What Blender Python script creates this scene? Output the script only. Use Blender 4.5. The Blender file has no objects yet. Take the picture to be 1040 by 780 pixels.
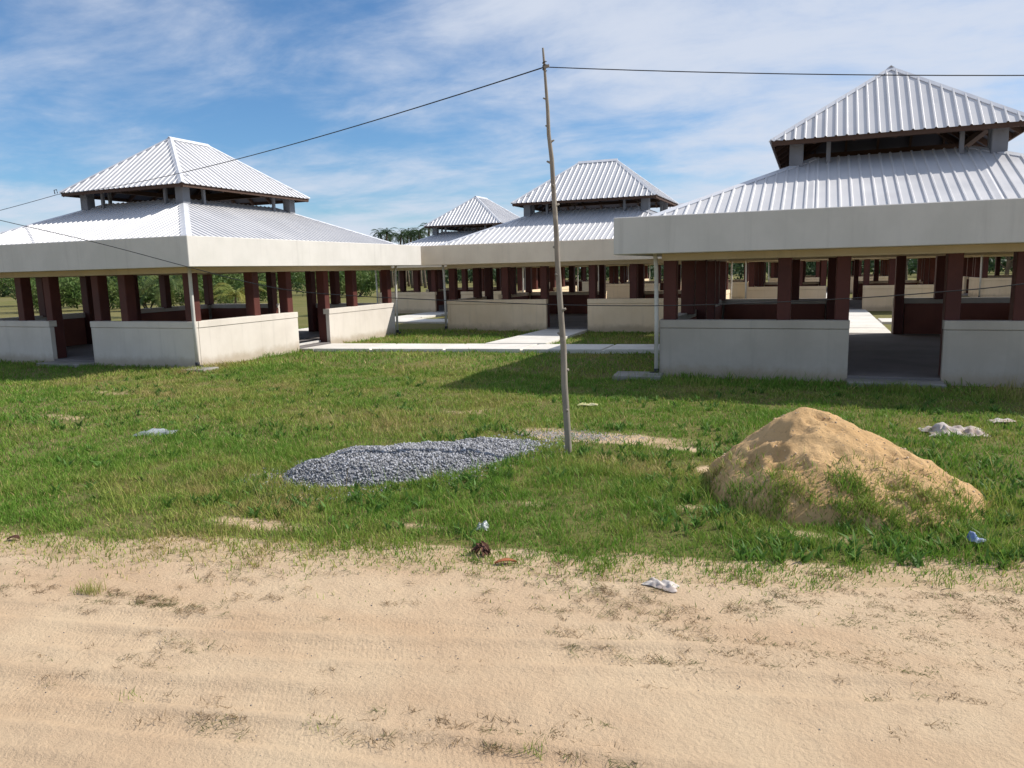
import bpy, bmesh, math, random
import numpy as np
from mathutils import Vector, Matrix

random.seed(7); rng = np.random.default_rng(11)
sc = bpy.context.scene
C = sc.collection

# ------------------------------------------------------------------ camera
CAM_H = 2.08
FPX = 757.87; YAW = .3837; PITCH = .1516; ROLL = -.0236
F = Vector((-math.sin(YAW)*math.cos(PITCH), math.cos(YAW)*math.cos(PITCH), -math.sin(PITCH)))
R0 = Vector((math.cos(YAW), math.sin(YAW), 0)); U0 = R0.cross(F)
R1 = R0*math.cos(ROLL)+U0*math.sin(ROLL); U1 = -R0*math.sin(ROLL)+U0*math.cos(ROLL)
cd = bpy.data.cameras.new('camera'); cam = bpy.data.objects.new('camera', cd); C.objects.link(cam)
cd.sensor_width = 36; cd.lens = FPX/1040*36; cd.clip_start = .05; cd.clip_end = 3000
m = Matrix((R1, U1, -F)).transposed().to_4x4(); m.translation = Vector((0, 0, CAM_H)); cam.matrix_world = m
sc.camera = cam

# ------------------------------------------------------------------ sky, sun, exposure
SUN_AZ = math.atan2(.97, .62)          # from +y towards +x
SUN_EL = math.radians(41.0)
w = bpy.data.worlds.new('World'); sc.world = w; w.use_nodes = True
nt = w.node_tree; N = nt.nodes; Lk = nt.links
N.clear()
out = N.new('ShaderNodeOutputWorld'); bg = N.new('ShaderNodeBackground'); bg.inputs[1].default_value = .085
sky = N.new('ShaderNodeTexSky'); sky.sky_type = 'NISHITA'; sky.sun_disc = False
sky.sun_elevation = SUN_EL; sky.sun_rotation = SUN_AZ; sky.altitude = 20; sky.air_density = 1.0; sky.dust_density = .25; sky.ozone_density = 3.0
tc = N.new('ShaderNodeTexCoord'); sep = N.new('ShaderNodeSeparateXYZ'); Lk.new(tc.outputs['Generated'], sep.inputs[0])
def wmath(op, a, b):
    n = N.new('ShaderNodeMath'); n.operation = op
    for i, v in enumerate((a, b)):
        if isinstance(v, (int, float)): n.inputs[i].default_value = v
        elif v is not None: Lk.new(v, n.inputs[i])
    return n.outputs[0]
zc = wmath('ADD', wmath('MAXIMUM', sep.outputs[2], 0.), .16)
comb = N.new('ShaderNodeCombineXYZ')
Lk.new(wmath('DIVIDE', sep.outputs[0], zc), comb.inputs[0]); Lk.new(wmath('DIVIDE', sep.outputs[1], zc), comb.inputs[1])
def wnoise(scale, sx, sy, rot, det, rough, off, dist=0.):
    mp = N.new('ShaderNodeMapping'); mp.inputs['Scale'].default_value = (sx, sy, 1); mp.inputs['Rotation'].default_value = (0, 0, rot); mp.inputs['Location'].default_value = off
    Lk.new(comb.outputs[0], mp.inputs[0])
    n = N.new('ShaderNodeTexNoise'); n.inputs['Scale'].default_value = scale; n.inputs['Detail'].default_value = det; n.inputs['Roughness'].default_value = rough; n.inputs['Distortion'].default_value = dist
    Lk.new(mp.outputs[0], n.inputs['Vector']); return n.outputs[0]
def wramp(v, lo, hi):
    n = N.new('ShaderNodeMapRange'); n.interpolation_type = 'SMOOTHSTEP'; n.inputs[1].default_value = lo; n.inputs[2].default_value = hi; Lk.new(v, n.inputs[0]); return n.outputs[0]
OFF = (23, 11, 0)
big = wnoise(.42, 1, .55, .5, 7, .56, OFF, .5)
fine = wnoise(2.1, .8, 1.2, .35, 9, .62, (3., 1., 0), .3)
tot = wmath('ADD', wmath('MULTIPLY', big, .66), wmath('MULTIPLY', fine, .34))
cl = wmath('MULTIPLY', wramp(tot, .385, .60), .92)
mix = N.new('ShaderNodeMix'); mix.data_type = 'RGBA'; Lk.new(cl, mix.inputs['Factor']); 
tint = N.new('ShaderNodeMix'); tint.data_type = 'RGBA'; tint.blend_type = 'MULTIPLY'; tint.inputs['Factor'].default_value = 1; tint.inputs['B'].default_value = (.78, 1.07, 1.30, 1)   # cool white balance of the clear air
Lk.new(sky.outputs[0], tint.inputs['A']); Lk.new(tint.outputs['Result'], mix.inputs['A'])
mix.inputs['B'].default_value = (7.0, 7.6, 8.8, 1)
Lk.new(mix.outputs['Result'], bg.inputs[0]); Lk.new(bg.outputs[0], out.inputs[0])

sd = bpy.data.lights.new('sun', 'SUN'); sd.energy = 5.0; sd.angle = math.radians(.55); sd.color = (1, .945, .86)
sun = bpy.data.objects.new('sun', sd); C.objects.link(sun)
sdir = Vector((math.sin(SUN_AZ)*math.cos(SUN_EL), math.cos(SUN_AZ)*math.cos(SUN_EL), math.sin(SUN_EL)))
sun.rotation_euler = sdir.to_track_quat('Z', 'Y').to_euler(); sun.location = sdir*60
vs = sc.view_settings; vs.view_transform = 'Standard'; vs.look = 'None'; vs.exposure = .2; vs.gamma = 1; vs.use_curve_mapping = False

# ------------------------------------------------------------------ helpers
def vnoise(x, y, s, seed=0):
    """smooth value noise in 0..1 (numpy arrays)"""
    x = np.asarray(x, float)/s+seed*17.31; y = np.asarray(y, float)/s-seed*9.77
    xi = np.floor(x).astype(np.int64); yi = np.floor(y).astype(np.int64)
    fx = x-xi; fy = y-yi; fx = fx*fx*(3-2*fx); fy = fy*fy*(3-2*fy)
    def hsh(a, b):
        n = (a*374761393+b*668265263+seed*2246822519) & 0xffffffff
        n = ((n ^ (n >> 13))*1274126177) & 0xffffffff
        return ((n ^ (n >> 16)) & 0xffff)/65535.
    return (hsh(xi, yi)*(1-fx)+hsh(xi+1, yi)*fx)*(1-fy)+(hsh(xi, yi+1)*(1-fx)+hsh(xi+1, yi+1)*fx)*fy
def fbm(x, y, s, o=4, seed=0):
    t = 0; a = .5; n = 0
    for k in range(o):
        t = t+a*vnoise(x, y, s/2**k, seed+k); n += a; a *= .55
    return t/n
def sstep(a, b, x):
    t = np.clip((np.asarray(x, float)-a)/(b-a), 0, 1); return t*t*(3-2*t)

class MB:
    def __init__(s): s.v = []; s.f = []
    def add(s, vs, fs):
        o = len(s.v); s.v += [tuple(p) for p in vs]; s.f += [tuple(i+o for i in f) for f in fs]; return s
    def box(s, x0, x1, y0, y1, z0, z1):
        return s.add([(x0,y0,z0),(x1,y0,z0),(x1,y1,z0),(x0,y1,z0),(x0,y0,z1),(x1,y0,z1),(x1,y1,z1),(x0,y1,z1)],
                     [(0,3,2,1),(4,5,6,7),(0,1,5,4),(1,2,6,5),(2,3,7,6),(3,0,4,7)])
    def beam(s, a, b, wd, ht, up=(0,0,1)):
        a = Vector(a); b = Vector(b); d = (b-a).normalized(); sx = d.cross(Vector(up))
        if sx.length < 1e-4: sx = Vector((1,0,0))
        sx.normalize(); u = sx.cross(d)
        vs = []
        for p in (a, b):
            for (i, j) in ((-1,-1),(1,-1),(1,1),(-1,1)): vs.append(p+sx*(i*wd/2)+u*(j*ht/2))
        return s.add(vs, [(0,1,2,3),(7,6,5,4),(0,4,5,1),(1,5,6,2),(2,6,7,3),(3,7,4,0)])
    def tube(s, pts, rad, n=8):
        pts = [Vector(p) for p in pts]; rings = []
        for i, p in enumerate(pts):
            d = (pts[min(i+1, len(pts)-1)]-pts[max(i-1, 0)]).normalized()
            a = d.cross(Vector((0,0,1))) if abs(d.z) < .95 else d.cross(Vector((0,1,0)))
            a.normalize(); b = d.cross(a); r = rad[i] if hasattr(rad, '__len__') else rad
            rings.append([p+a*(r*math.cos(2*math.pi*k/n))+b*(r*math.sin(2*math.pi*k/n)) for k in range(n)])
        fs = []
        for i in range(len(pts)-1):
            for k in range(n): fs.append((i*n+k, i*n+(k+1) % n, (i+1)*n+(k+1) % n, (i+1)*n+k))
        fs.append(tuple(range(n))[::-1]); fs.append(tuple((len(pts)-1)*n+k for k in range(n)))
        return s.add([q for r in rings for q in r], fs)
    def mesh(s, name, mat, bevel=0, smooth=False):
        me = bpy.data.meshes.new(name); me.from_pydata(s.v, [], s.f); me.update()
        bm = bmesh.new(); bm.from_mesh(me)
        bmesh.ops.recalc_face_normals(bm, faces=bm.faces)
        if bevel: bmesh.ops.bevel(bm, geom=list(bm.edges), offset=bevel, segments=1, affect='EDGES')
        bm.to_mesh(me); bm.free()
        if smooth: me.shade_smooth()
        if mat: me.materials.append(mat)
        return me

def link(name, data, parent=None, loc=None, rot=None):
    o = bpy.data.objects.new(name, data); C.objects.link(o)
    if parent: o.parent = parent
    if loc is not None: o.location = loc
    if rot is not None: o.rotation_euler = rot
    return o
def tag(o, label=None, cat=None, group=None, kind=None):
    if label: o['label'] = label
    if cat: o['category'] = cat
    if group: o['group'] = group
    if kind: o['kind'] = kind
    return o
def np_mesh(name, verts, faces, mat, smooth=False, col=None):
    """verts (n,3), faces (m,k) arrays"""
    me = bpy.data.meshes.new(name); n = len(verts); mF, k = faces.shape
    me.vertices.add(n); me.vertices.foreach_set('co', np.ascontiguousarray(verts, np.float32).ravel())
    me.loops.add(mF*k); me.loops.foreach_set('vertex_index', np.ascontiguousarray(faces, np.int32).ravel())
    me.polygons.add(mF); me.polygons.foreach_set('loop_start', np.arange(0, mF*k, k, dtype=np.int32))
    if smooth: me.polygons.foreach_set('use_smooth', np.ones(mF, bool))
    me.update(calc_edges=True)
    if col is not None:
        for nm, arr in col.items():
            if arr.ndim == 1:
                a = me.attributes.new(nm, 'FLOAT', 'POINT'); a.data.foreach_set('value', np.ascontiguousarray(arr, np.float32))
            else:
                a = me.attributes.new(nm, 'FLOAT_COLOR', 'POINT'); a.data.foreach_set('color', np.ascontiguousarray(arr, np.float32).ravel())
    me.materials.append(mat); return me

# ------------------------------------------------------------------ materials
class Mat:
    def __init__(s, name, rough=.8, spec=.3, metal=0):
        s.m = bpy.data.materials.new(name); s.m.use_nodes = True; s.t = s.m.node_tree; s.b = s.t.nodes['Principled BSDF']
        s.b.inputs['Roughness'].default_value = rough; s.b.inputs['Metallic'].default_value = metal
        s.b.inputs['Specular IOR Level'].default_value = spec
        s.tc = s.t.nodes.new('ShaderNodeTexCoord')
    def lk(s, a, b): s.t.links.new(a, b)
    def noise(s, scale, det=5, rough=.6, sc=None, coord='Object', dist=0, rot=None):
        n = s.t.nodes.new('ShaderNodeTexNoise'); n.inputs['Scale'].default_value = scale; n.inputs['Detail'].default_value = det
        n.inputs['Roughness'].default_value = rough; n.inputs['Distortion'].default_value = dist
        v = s.tc.outputs[coord]
        if sc or rot:
            mp = s.t.nodes.new('ShaderNodeMapping'); mp.inputs['Scale'].default_value = sc or (1,1,1)
            if rot: mp.inputs['Rotation'].default_value = rot
            s.lk(v, mp.inputs[0]); v = mp.outputs[0]
        s.lk(v, n.inputs['Vector']); return n.outputs[0]
    def ramp(s, v, stops):
        n = s.t.nodes.new('ShaderNodeValToRGB'); e = n.color_ramp.elements
        while len(e) < len(stops): e.new(.5)
        for i, (p, c) in enumerate(stops):
            e[i].position = p; e[i].color = (*c, 1) if hasattr(c, '__len__') else (c, c, c, 1)
        s.lk(v, n.inputs[0]); return n.outputs[0]
    def mix(s, f, a, b, mode='MIX'):
        n = s.t.nodes.new('ShaderNodeMix'); n.data_type = 'RGBA'; n.blend_type = mode
        for sock, v in ((n.inputs['Factor'], f), (n.inputs['A'], a), (n.inputs['B'], b)):
            if isinstance(v, (int, float)): sock.default_value = v
            elif isinstance(v, tuple): sock.default_value = (*v, 1)
            else: s.lk(v, sock)
        return n.outputs['Result']
    def math(s, op, a, b=0.):
        n = s.t.nodes.new('ShaderNodeMath'); n.operation = op
        for i, v in enumerate((a, b)):
            if isinstance(v, (int, float)): n.inputs[i].default_value = v
            else: s.lk(v, n.inputs[i])
        return n.outputs[0]
    def attr(s, nm, out='Color'):
        n = s.t.nodes.new('ShaderNodeAttribute'); n.attribute_name = nm; return n.outputs[out]
    def z(s, coord='Object'):
        n = s.t.nodes.new('ShaderNodeSeparateXYZ'); s.lk(s.tc.outputs[coord], n.inputs[0]); return n.outputs
    def mrange(s, v, a, b, c=0., d=1.):
        n = s.t.nodes.new('ShaderNodeMapRange'); n.interpolation_type = 'SMOOTHSTEP'
        for i, q in enumerate((a, b, c, d)): n.inputs[i+1].default_value = q
        s.lk(v, n.inputs[0]); return n.outputs[0]
    def bump(s, h, strength, dist):
        n = s.t.nodes.new('ShaderNodeBump'); n.inputs['Strength'].default_value = strength; n.inputs['Distance'].default_value = dist
        s.lk(h, n.inputs['Height']); s.lk(n.outputs[0], s.b.inputs['Normal'])
    def col(s, c):
        if isinstance(c, tuple): s.b.inputs['Base Color'].default_value = (*c, 1)
        else: s.lk(c, s.b.inputs['Base Color'])
        return s

def paint(name, c, c2, dirt=(.35, .27, .18), splash=True, rough=.75):
    a = Mat(name, rough, .25)
    base = a.mix(a.mrange(a.noise(1.3, 6, .6), .35, .68), c, c2)
    streak = a.mrange(a.noise(1, 6, .65, sc=(6, 6, .35)), .50, .8, 0, .55)
    base = a.mix(streak, base, tuple(q*.74 for q in c))
    if splash:                                   # dried mud splashed up from the ground
        zz = a.z()[2]; hgt = a.math('ADD', zz, a.math('MULTIPLY', a.noise(2.6, 5, .7), -.30))
        base = a.mix(a.mrange(hgt, -.06, .16, .62, 0), base, dirt)
    a.col(base); a.bump(a.noise(60, 3, .6), .25, .004); return a.m

M = {}
M['cream'] = paint('cream_paint', (.67, .615, .55), (.61, .555, .49))
M['fascia'] = paint('fascia_paint', (.625, .595, .55), (.57, .545, .50), splash=False)
M['cream_shaded'] = paint('shaded_cream_paint', (.49, .445, .385), (.43, .385, .33))  # cream darkened: the shade on pavilion B's front put into the colour
M['cream_bounce'] = paint('bounce_cream_paint', (.83, .66, .46), (.77, .60, .40))  # cream with the warm bounce light on the inner fronts put into it
M['fascia_bounce'] = paint('bounce_fascia_paint', (.80, .68, .53), (.74, .62, .48), splash=False)  # fascia colour with the same bounce light painted in
M['soffit'] = paint('soffit_paint', (.62, .52, .38), (.56, .46, .33), splash=False)
M['maroon'] = paint('maroon_paint', (.105, .032, .025), (.075, .024, .020), splash=False, rough=.55)
M['maroon_wall'] = paint('maroon_wall_paint', (.22, .085, .06), (.18, .068, .05), splash=False)
a = Mat('shaded_concrete', .9, .2); a.col(a.mix(a.mrange(a.noise(2.3, 6, .65), .35, .7), (.33, .31, .28), (.24, .225, .20))); a.bump(a.noise(40, 4, .65), .4, .01); M['shadeslab'] = a.m  # slab concrete darkened, the shade on doorsteps painted into its colour
M['post'] = paint('grey_concrete_post', (.20, .21, .235), (.15, .16, .18), splash=False)
a = Mat('concrete_slab', .85, .25)
b = a.mix(a.mrange(a.noise(1.1, 7, .65), .35, .7), (.69, .66, .61), (.60, .57, .52))
b = a.mix(a.mrange(a.noise(7, 5, .7), .55, .75, 0, .5), b, (.38, .33, .26)); a.col(b); a.bump(a.noise(45, 4, .65), .35, .01); M['slab'] = a.m
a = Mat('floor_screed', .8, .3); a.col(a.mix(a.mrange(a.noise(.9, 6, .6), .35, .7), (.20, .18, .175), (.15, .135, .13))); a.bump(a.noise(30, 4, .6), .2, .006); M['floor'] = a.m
a = Mat('ribbed_sheet_metal', .5, .4, .08)
b = a.mix(a.mrange(a.noise(.8, 5, .55), .35, .7), (.64, .63, .635), (.56, .555, .565))
b = a.mix(a.mrange(a.noise(1, 6, .65, sc=(1.6, 1.6, .4)), .56, .78, 0, .35), b, (.50, .45, .42)); b = a.mix(a.mrange(a.attr('sheet', 'Fac'), 0, 1, 0, .22), b, (.50, .50, .52)); a.col(b); M['sheet'] = a.m
a.lk(a.mrange(a.noise(2.2, 5, .6), .3, .7, .42, .58), a.b.inputs['Roughness'])
a = Mat('cap_metal', .5, .4, .1); a.col(a.mix(a.mrange(a.noise(1.5, 5), .35, .7), (.66, .67, .70), (.55, .56, .60))); M['cap'] = a.m
a = Mat('roof_timber', .8, .2); a.col(a.mix(a.noise(3, 5, .6, sc=(1, 1, 6)), (.055, .032, .025), (.10, .062, .045))); M['timber'] = a.m
a = Mat('plastic_pipe', .4, .4); a.col(a.mix(a.mrange(a.noise(2, 5), .4, .7), (.62, .60, .56), (.50, .47, .43))); M['pipe'] = a.m
a = Mat('dark_rubber', .6, .3); a.col((.03, .03, .035)); M['dark'] = a.m
a = Mat('roof_shade_liner', .7, .2); a.col((.07, .07, .085)); M['foil'] = a.m  # near-black for the added liner that darkens the upper roof underside
a = Mat('cable_sheath', .5, .4); a.col((.018, .018, .02)); M['cable'] = a.m

# ------------------------------------------------------------------ layout
SX, LY = 8.007, 8.863           # wall-to-wall: short side (local x), long side (local y)
DW = 1.437; ZT, ZB, ZW = 2.967, 2.307, 1.082; OV = .704
# (centre x, centre y, rotated?)
PAV = {'A': (-13.067-SX/2, 13.105+LY/2, 0), 'B': (-2.677+SX/2, 14.152+LY/2, 0), 'C': (-12.017+LY/2, 23.80+SX/2, 1),
       'D': (-20.888+SX/2, 33.561+LY/2, 0), 'E': (-2.75+SX/2, 35.2+LY/2, 0), 'F': (8.2+LY/2, 24.6+SX/2, 1),
       'G': (-12.3+LY/2, 45.4+SX/2, 1), 'H': (8.2+LY/2, 46.+SX/2, 1), 'I': (-2.9+SX/2, 56.4+LY/2, 0), 'J': (-21.+SX/2, 55.+LY/2, 0)}
def foot(k, g=0.):
    cx, cy, r = PAV[k]; hx, hy = (LY/2, SX/2) if r else (SX/2, LY/2); return cx-hx-g, cx+hx+g, cy-hy-g, cy+hy+g
RP = np.array((-1.91, 4.52)); RD = np.array((.9752, .2213)); RN = np.array((-.2213, .9752))   # road edge line
def road_w(x, y): return (np.asarray(x)-RP[0])*RN[0]+(np.asarray(y)-RP[1])*RN[1]
def road_t(x, y): return (np.asarray(x)-RP[0])*RD[0]+(np.asarray(y)-RP[1])*RD[1]
PATHS = [  # quads (four xy corners), walkways of cast concrete
    ('A', [(-13.02, 16.80), (-2.73, 18.22), (-2.73, 19.45), (-13.02, 18.22)]),
    ('C', [(-8.42, 18.93), (-6.72, 19.17), (-6.85, 23.75), (-8.32, 23.75)]),
    ('AD', [(-17.85, 22.02), (-16.3, 22.02), (-16.3, 33.5), (-17.85, 33.5)]),
    ('CW', [(-16.25, 26.95), (-12.07, 26.95), (-12.07, 28.65), (-16.25, 28.65)]),
    ('BE', [(.55, 23.07), (2.1, 23.07), (2.1, 35.15), (.55, 35.15)]),
    ('CE', [(-3.1, 26.95), (.50, 26.95), (.50, 28.65), (-3.1, 28.65)]),
    ('EI', [(.45, 44.12), (1.95, 44.12), (1.95, 56.3), (.45, 56.3)]),
    ('FW', [(2.15, 27.7), (8.15, 27.7), (8.15, 29.4), (2.15, 29.4)]),
    ('GE', [(-3.38, 48.6), (.4, 48.6), (.4, 50.3), (-3.38, 50.3)])]
def seg_in_quad(x, y, q, g):
    q = np.array(q); ins = np.ones(np.shape(x), bool)
    for i in range(4):
        p0 = q[i]; p1 = q[(i+1) % 4]; e = p1-p0; n = np.array((-e[1], e[0]))/np.hypot(*e)
        ins &= ((x-p0[0])*n[0]+(y-p0[1])*n[1]) > -g
    return ins
def hard_mask(x, y, g):
    h = np.zeros(np.shape(x), bool)
    for k in PAV:
        x0, x1, y0, y1 = foot(k, g); h |= (x > x0) & (x < x1) & (y > y0) & (y < y1)
    for k in ('A', 'B'):
        x0, x1, y0, y1 = foot(k, g); c_ = (x0+x1)/2; h |= (np.abs(x-c_) < DW/2+.03) & (y > y0-.46) & (y < y1)
    for _, q in PATHS: h |= seg_in_quad(x, y, q, g)
    return h
# sand mound and gravel heap height fields
def mound_h(x, y):
    dx = x+.05; dy = y-7.30
    dxs = np.where(dx > 0, dx/1.60, dx/.90); dys = np.where(dy > 0, dy/1.05, dy/1.22)
    r = np.hypot(dxs, dys)*(1+.20*(fbm(x, y, .6, 3, 5)-.5))
    prof = np.clip(1-r, 0, 1)
    hh = .80*prof**.86-.10*np.maximum(prof-.70, 0)**2*6
    hh = hh+np.clip(prof*5, 0, 1)*(.10*(fbm(x, y, .42, 4, 31)-.5)+.075*(fbm(x, y, .13, 4, 32)-.5)-.10*np.clip(fbm(x*1.3, y, .11, 3, 36)-.62, 0, 1))
    rp = random.Random(4)
    for q in range(26):                       # scraped hollows and slumped edges
        px, py, pr, pd = rp.uniform(-.5, 1.0), rp.uniform(6.5, 7.25), rp.uniform(.03, .075), rp.uniform(.02, .05)
        d2 = (((x-px)*.7)**2+((y-py)*1.1)**2)/pr**2; hh = hh-pd*np.exp(-d2*d2)+pd*.2*np.exp(-((np.sqrt(d2)-1.35)**2)*6)
    hh = hh-.05*np.exp(-(((x+.30)/.16)**2+((y-7.0)/.09)**2))
    return np.where(prof > 0, np.maximum(hh, 0), 0)*sstep(0, .12, prof)
GA = np.array((-4.98, 6.08)); GB = np.array((-3.15, 8.2))
def gravel_r(x, y):
    d = (GB-GA); L = np.hypot(*d); d = d/L; n = np.array((-d[1], d[0]))
    t = (x-GA[0])*d[0]+(y-GA[1])*d[1]; s_ = (x-GA[0])*n[0]+(y-GA[1])*n[1]
    tt = (t-L*.5)/(L*.56); wd = np.where(s_ < 0, .86, .66)*(1-.10*tt)
    return np.sqrt((tt)**2+(s_/wd)**2)*(1+.30*(fbm(x, y, .55, 3, 8)-.5)), tt
def gravel_h(x, y):
    r, tt = gravel_r(x, y); p = np.clip(1-r, 0, 1)
    return (.205*np.tanh(p*2.4)*np.clip(.72-.62*tt, .22, 1.1)+.13*(fbm(x, y, .35, 4, 9)-.5)*np.clip(p*4, 0, 1))*sstep(0, .2, p)
PATCH = [(-4.3, 4.84, .55, .12, .9), (-2.35, 8.72, .95, .28, 1.), (-3.2, 8.9, .4, .2, .7), (-1.25, 8.46, .3, .12, .8), (-2.3, 6.03, .35, .10, .65), (-4.6, 10.0, .6, .3, .6),
         (-.85, 7.6, .25, .3, .8), (-5.2, 6.1, .35, .15, .7), (-2.9, 5.2, .4, .1, .5), (1.7, 10.5, .5, .2, .6), (-.1, 5.95, .5, .10, .7), (-1.0, 6.3, .3, .1, .5), (-11.98, 9.81, .6, .22, .55), (-10.55, 7.83, .55, .18, .6), (-8.1, 7.0, .4, .2, .5)]
def bare(x, y):
    b = np.zeros(np.shape(x))
    wob = .5*(fbm(x, y, .35, 3, 21)-.5)
    for (px, py, rx, ry, k) in PATCH:
        r = np.hypot((x-px)/rx, (y-py)/ry)+wob*1.6; b = np.maximum(b, k*np.exp(-r*r*.75)*(.45+1.1*fbm(x, y, .16, 3, 23)))
    b = np.clip(b, 0, 1)
    ed = road_w(x, y)+.6*(fbm(x, y, .8, 4, 3)-.5)+.35*(fbm(x, y, .2, 3, 6)-.5)
    return np.maximum(b, sstep(.50, -.22, ed))
def gz(x, y):
    x = np.asarray(x, float); y = np.asarray(y, float)
    z = .10*(fbm(x, y, 2.4, 3, 2)-.5)+.04*(fbm(x, y, .5, 3, 4)-.5)
    d = np.full(np.shape(x), 9.)
    for k in PAV:
        x0, x1, y0, y1 = foot(k, 0); d = np.minimum(d, np.hypot(np.maximum(np.maximum(x0-x, x-x1), 0), np.maximum(np.maximum(y0-y, y-y1), 0)))
    z = z*sstep(0, 1.2, d)*.9
    for _, q in PATHS[:3]: z = np.where(seg_in_quad(x, y, q, .25), np.minimum(z, .01), z)
    wv = road_w(x, y)
    z = z*sstep(-.3, .6, wv)-.075*sstep(.05, -.35, wv)*sstep(-9.4, -9.0, wv)
    return z

# ------------------------------------------------------------------ ground sheet
def axis(lo, f0, f1, hi, st):
    a_ = list(np.arange(f0, f1+1e-6, st)); p = f0; s_ = st
    left = []
    while p > lo: s_ *= 1.28; p -= s_; left.append(p)
    p = f1; s_ = st; right = []
    while p < hi: s_ *= 1.28; p += s_; right.append(p)
    return np.array(left[::-1]+a_+right)
gx = axis(-900, -15, 6, 900, .085); gy = axis(-300, 3.0, 15, 1500, .085)
XX, YY = np.meshgrid(gx, gy); nx, ny = len(gx), len(gy)
ZZ = gz(XX, YY); ZZ = np.where((np.hypot(XX, YY) > 60), -.0, ZZ)
idx = np.arange(nx*ny).reshape(ny, nx)
faces = np.stack([idx[:-1, :-1], idx[:-1, 1:], idx[1:, 1:], idx[1:, :-1]], -1).reshape(-1, 4)
br = np.maximum(bare(XX, YY), sstep(.62, .30, road_w(XX, YY)+.5*(fbm(XX, YY, .9, 4, 3)-.5)))
a = Mat('meadow_soil', .95, .1)
soil = a.mix(a.mrange(a.noise(.55, 6, .6), .35, .68), (.115, .125, .036), (.175, .155, .056))
soil = a.mix(a.mrange(a.noise(.05, 5, .6), .42, .62), soil, (.17, .155, .062))
soil = a.mix(a.mrange(a.noise(9, 6, .7), .45, .7, 0, .6), soil, (.15, .12, .055))
sandc = a.mix(a.mrange(a.noise(2.2, 6, .65), .3, .7), (.53, .40, .26), (.43, .31, .19))
msk = a.mrange(a.math('ADD', a.attr('sand', 'Fac'), a.math('MULTIPLY', a.math('SUBTRACT', a.noise(7, 6, .7), .5), .7)), .28, .66)
a.col(a.mix(msk, soil, sandc)); a.bump(a.noise(26, 6, .7), .6, .03); M['ground'] = a.m
tag(link('ground', np_mesh('ground', np.stack([XX, YY, ZZ], -1).reshape(-1, 3), faces, M['ground'], True, {'sand': br.ravel()})), kind='structure')

# ------------------------------------------------------------------ sand road (its own sheet, intersecting the verge unevenly)
ta = axis(-160, -7.5, 5.6, 160, .035); wa = np.concatenate([np.arange(-9.6, -4.0, .25), np.arange(-4.0, .75, .0225)])
TT, WW = np.meshgrid(ta, wa)
RX = RP[0]+TT*RD[0]+WW*RN[0]; RY = RP[1]+TT*RD[1]+WW*RN[1]
z = .004+.035*(fbm(TT*.5, WW, .9, 3, 41)-.5)+.012*(fbm(TT, WW, .10, 3, 42)-.5)
tread = np.zeros_like(TT)
for (w0, wd, dep, sl, ph) in ((-1.08, .11, .012, .012, 0), (-1.32, .10, .010, .02, 1), (-1.70, .12, .013, .000, 2), (-1.95, .10, .012, -.012, 3), (-2.28, .09, .012, .016, 4), (-2.45, .07, .014, .022, 5), (-.80, .09, .007, .006, 6), (-2.75, .11, .014, .01, 7), (-3.1, .1, .013, .02, 8), (-3.5, .11, .013, 0, 9)):
    cw = w0+sl*TT+.07*np.sin(TT*.6+ph)+.05*(fbm(TT, TT*0+ph, 1.1, 2, 50+ph)-.5); q = (WW-cw)/wd
    amp = sstep(.30, .62, fbm(TT, WW*.2, 1.5, 3, 60+ph))
    z = z-1.35*dep*amp*np.exp(-q**4)+dep*.8*amp*np.exp(-((np.abs(q)-1.25)**2)*9)
    z = z-.0035*amp*np.exp(-q**6)*np.cos(q*11)
    tread = np.maximum(tread, amp*np.exp(-(q*1.1)**6))
edge = WW+.50*(fbm(RX, RY, .9, 4, 3)-.5)+.12*(fbm(RX, RY, .15, 2, 6)-.5)
z = z*sstep(.35, -.25, edge)-.11*sstep(-.05, .6, edge)
z = np.where(WW < -9.3, -.12, z)
nt_, nw_ = len(ta), len(wa); idx = np.arange(nt_*nw_).reshape(nw_, nt_)
faces = np.stack([idx[:-1, :-1], idx[:-1, 1:], idx[1:, 1:], idx[1:, :-1]], -1).reshape(-1, 4)
a = Mat('loose_sand', .95, .12)
s1 = a.mix(a.mrange(a.noise(.9, 7, .6), .33, .68), (.57, .435, .29), (.505, .365, .238))
s1 = a.mix(a.mrange(a.noise(.35, 4, .55, sc=(1, 3, 1), rot=(0, 0, -.22)), .45, .68, 0, .7), s1, (.48, .325, .20))
s1 = a.mix(a.mrange(a.noise(150, 3, .7), .5, .75, 0, .38), s1, (.36, .25, .155))
s1 = a.mix(a.mrange(a.noise(14, 6, .7), .6, .8, 0, .5), s1, (.35, .24, .15)); a.col(s1)
wv = a.t.nodes.new('ShaderNodeTexWave'); wv.inputs['Scale'].default_value = 13.; wv.inputs['Distortion'].default_value = 1.2; wv.inputs['Detail'].default_value = 2; wv.inputs['Detail Scale'].default_value = 2
mp = a.t.nodes.new('ShaderNodeMapping'); mp.inputs['Rotation'].default_value = (0, 0, -.55); a.lk(a.tc.outputs['Object'], mp.inputs[0]); a.lk(mp.outputs[0], wv.inputs[0])
hh = a.math('ADD', a.math('MULTIPLY', a.noise(34, 7, .72), 1.), a.math('MULTIPLY', a.math('MULTIPLY', wv.outputs['Fac'], a.attr('tread', 'Fac')), .05))
a.bump(hh, .75, .022); M['sand'] = a.m
tag(link('sand_road', np_mesh('sand_road', np.stack([RX, RY, z], -1).reshape(-1, 3), faces, M['sand'], True, {'tread': tread.ravel()})), kind='structure')

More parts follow.
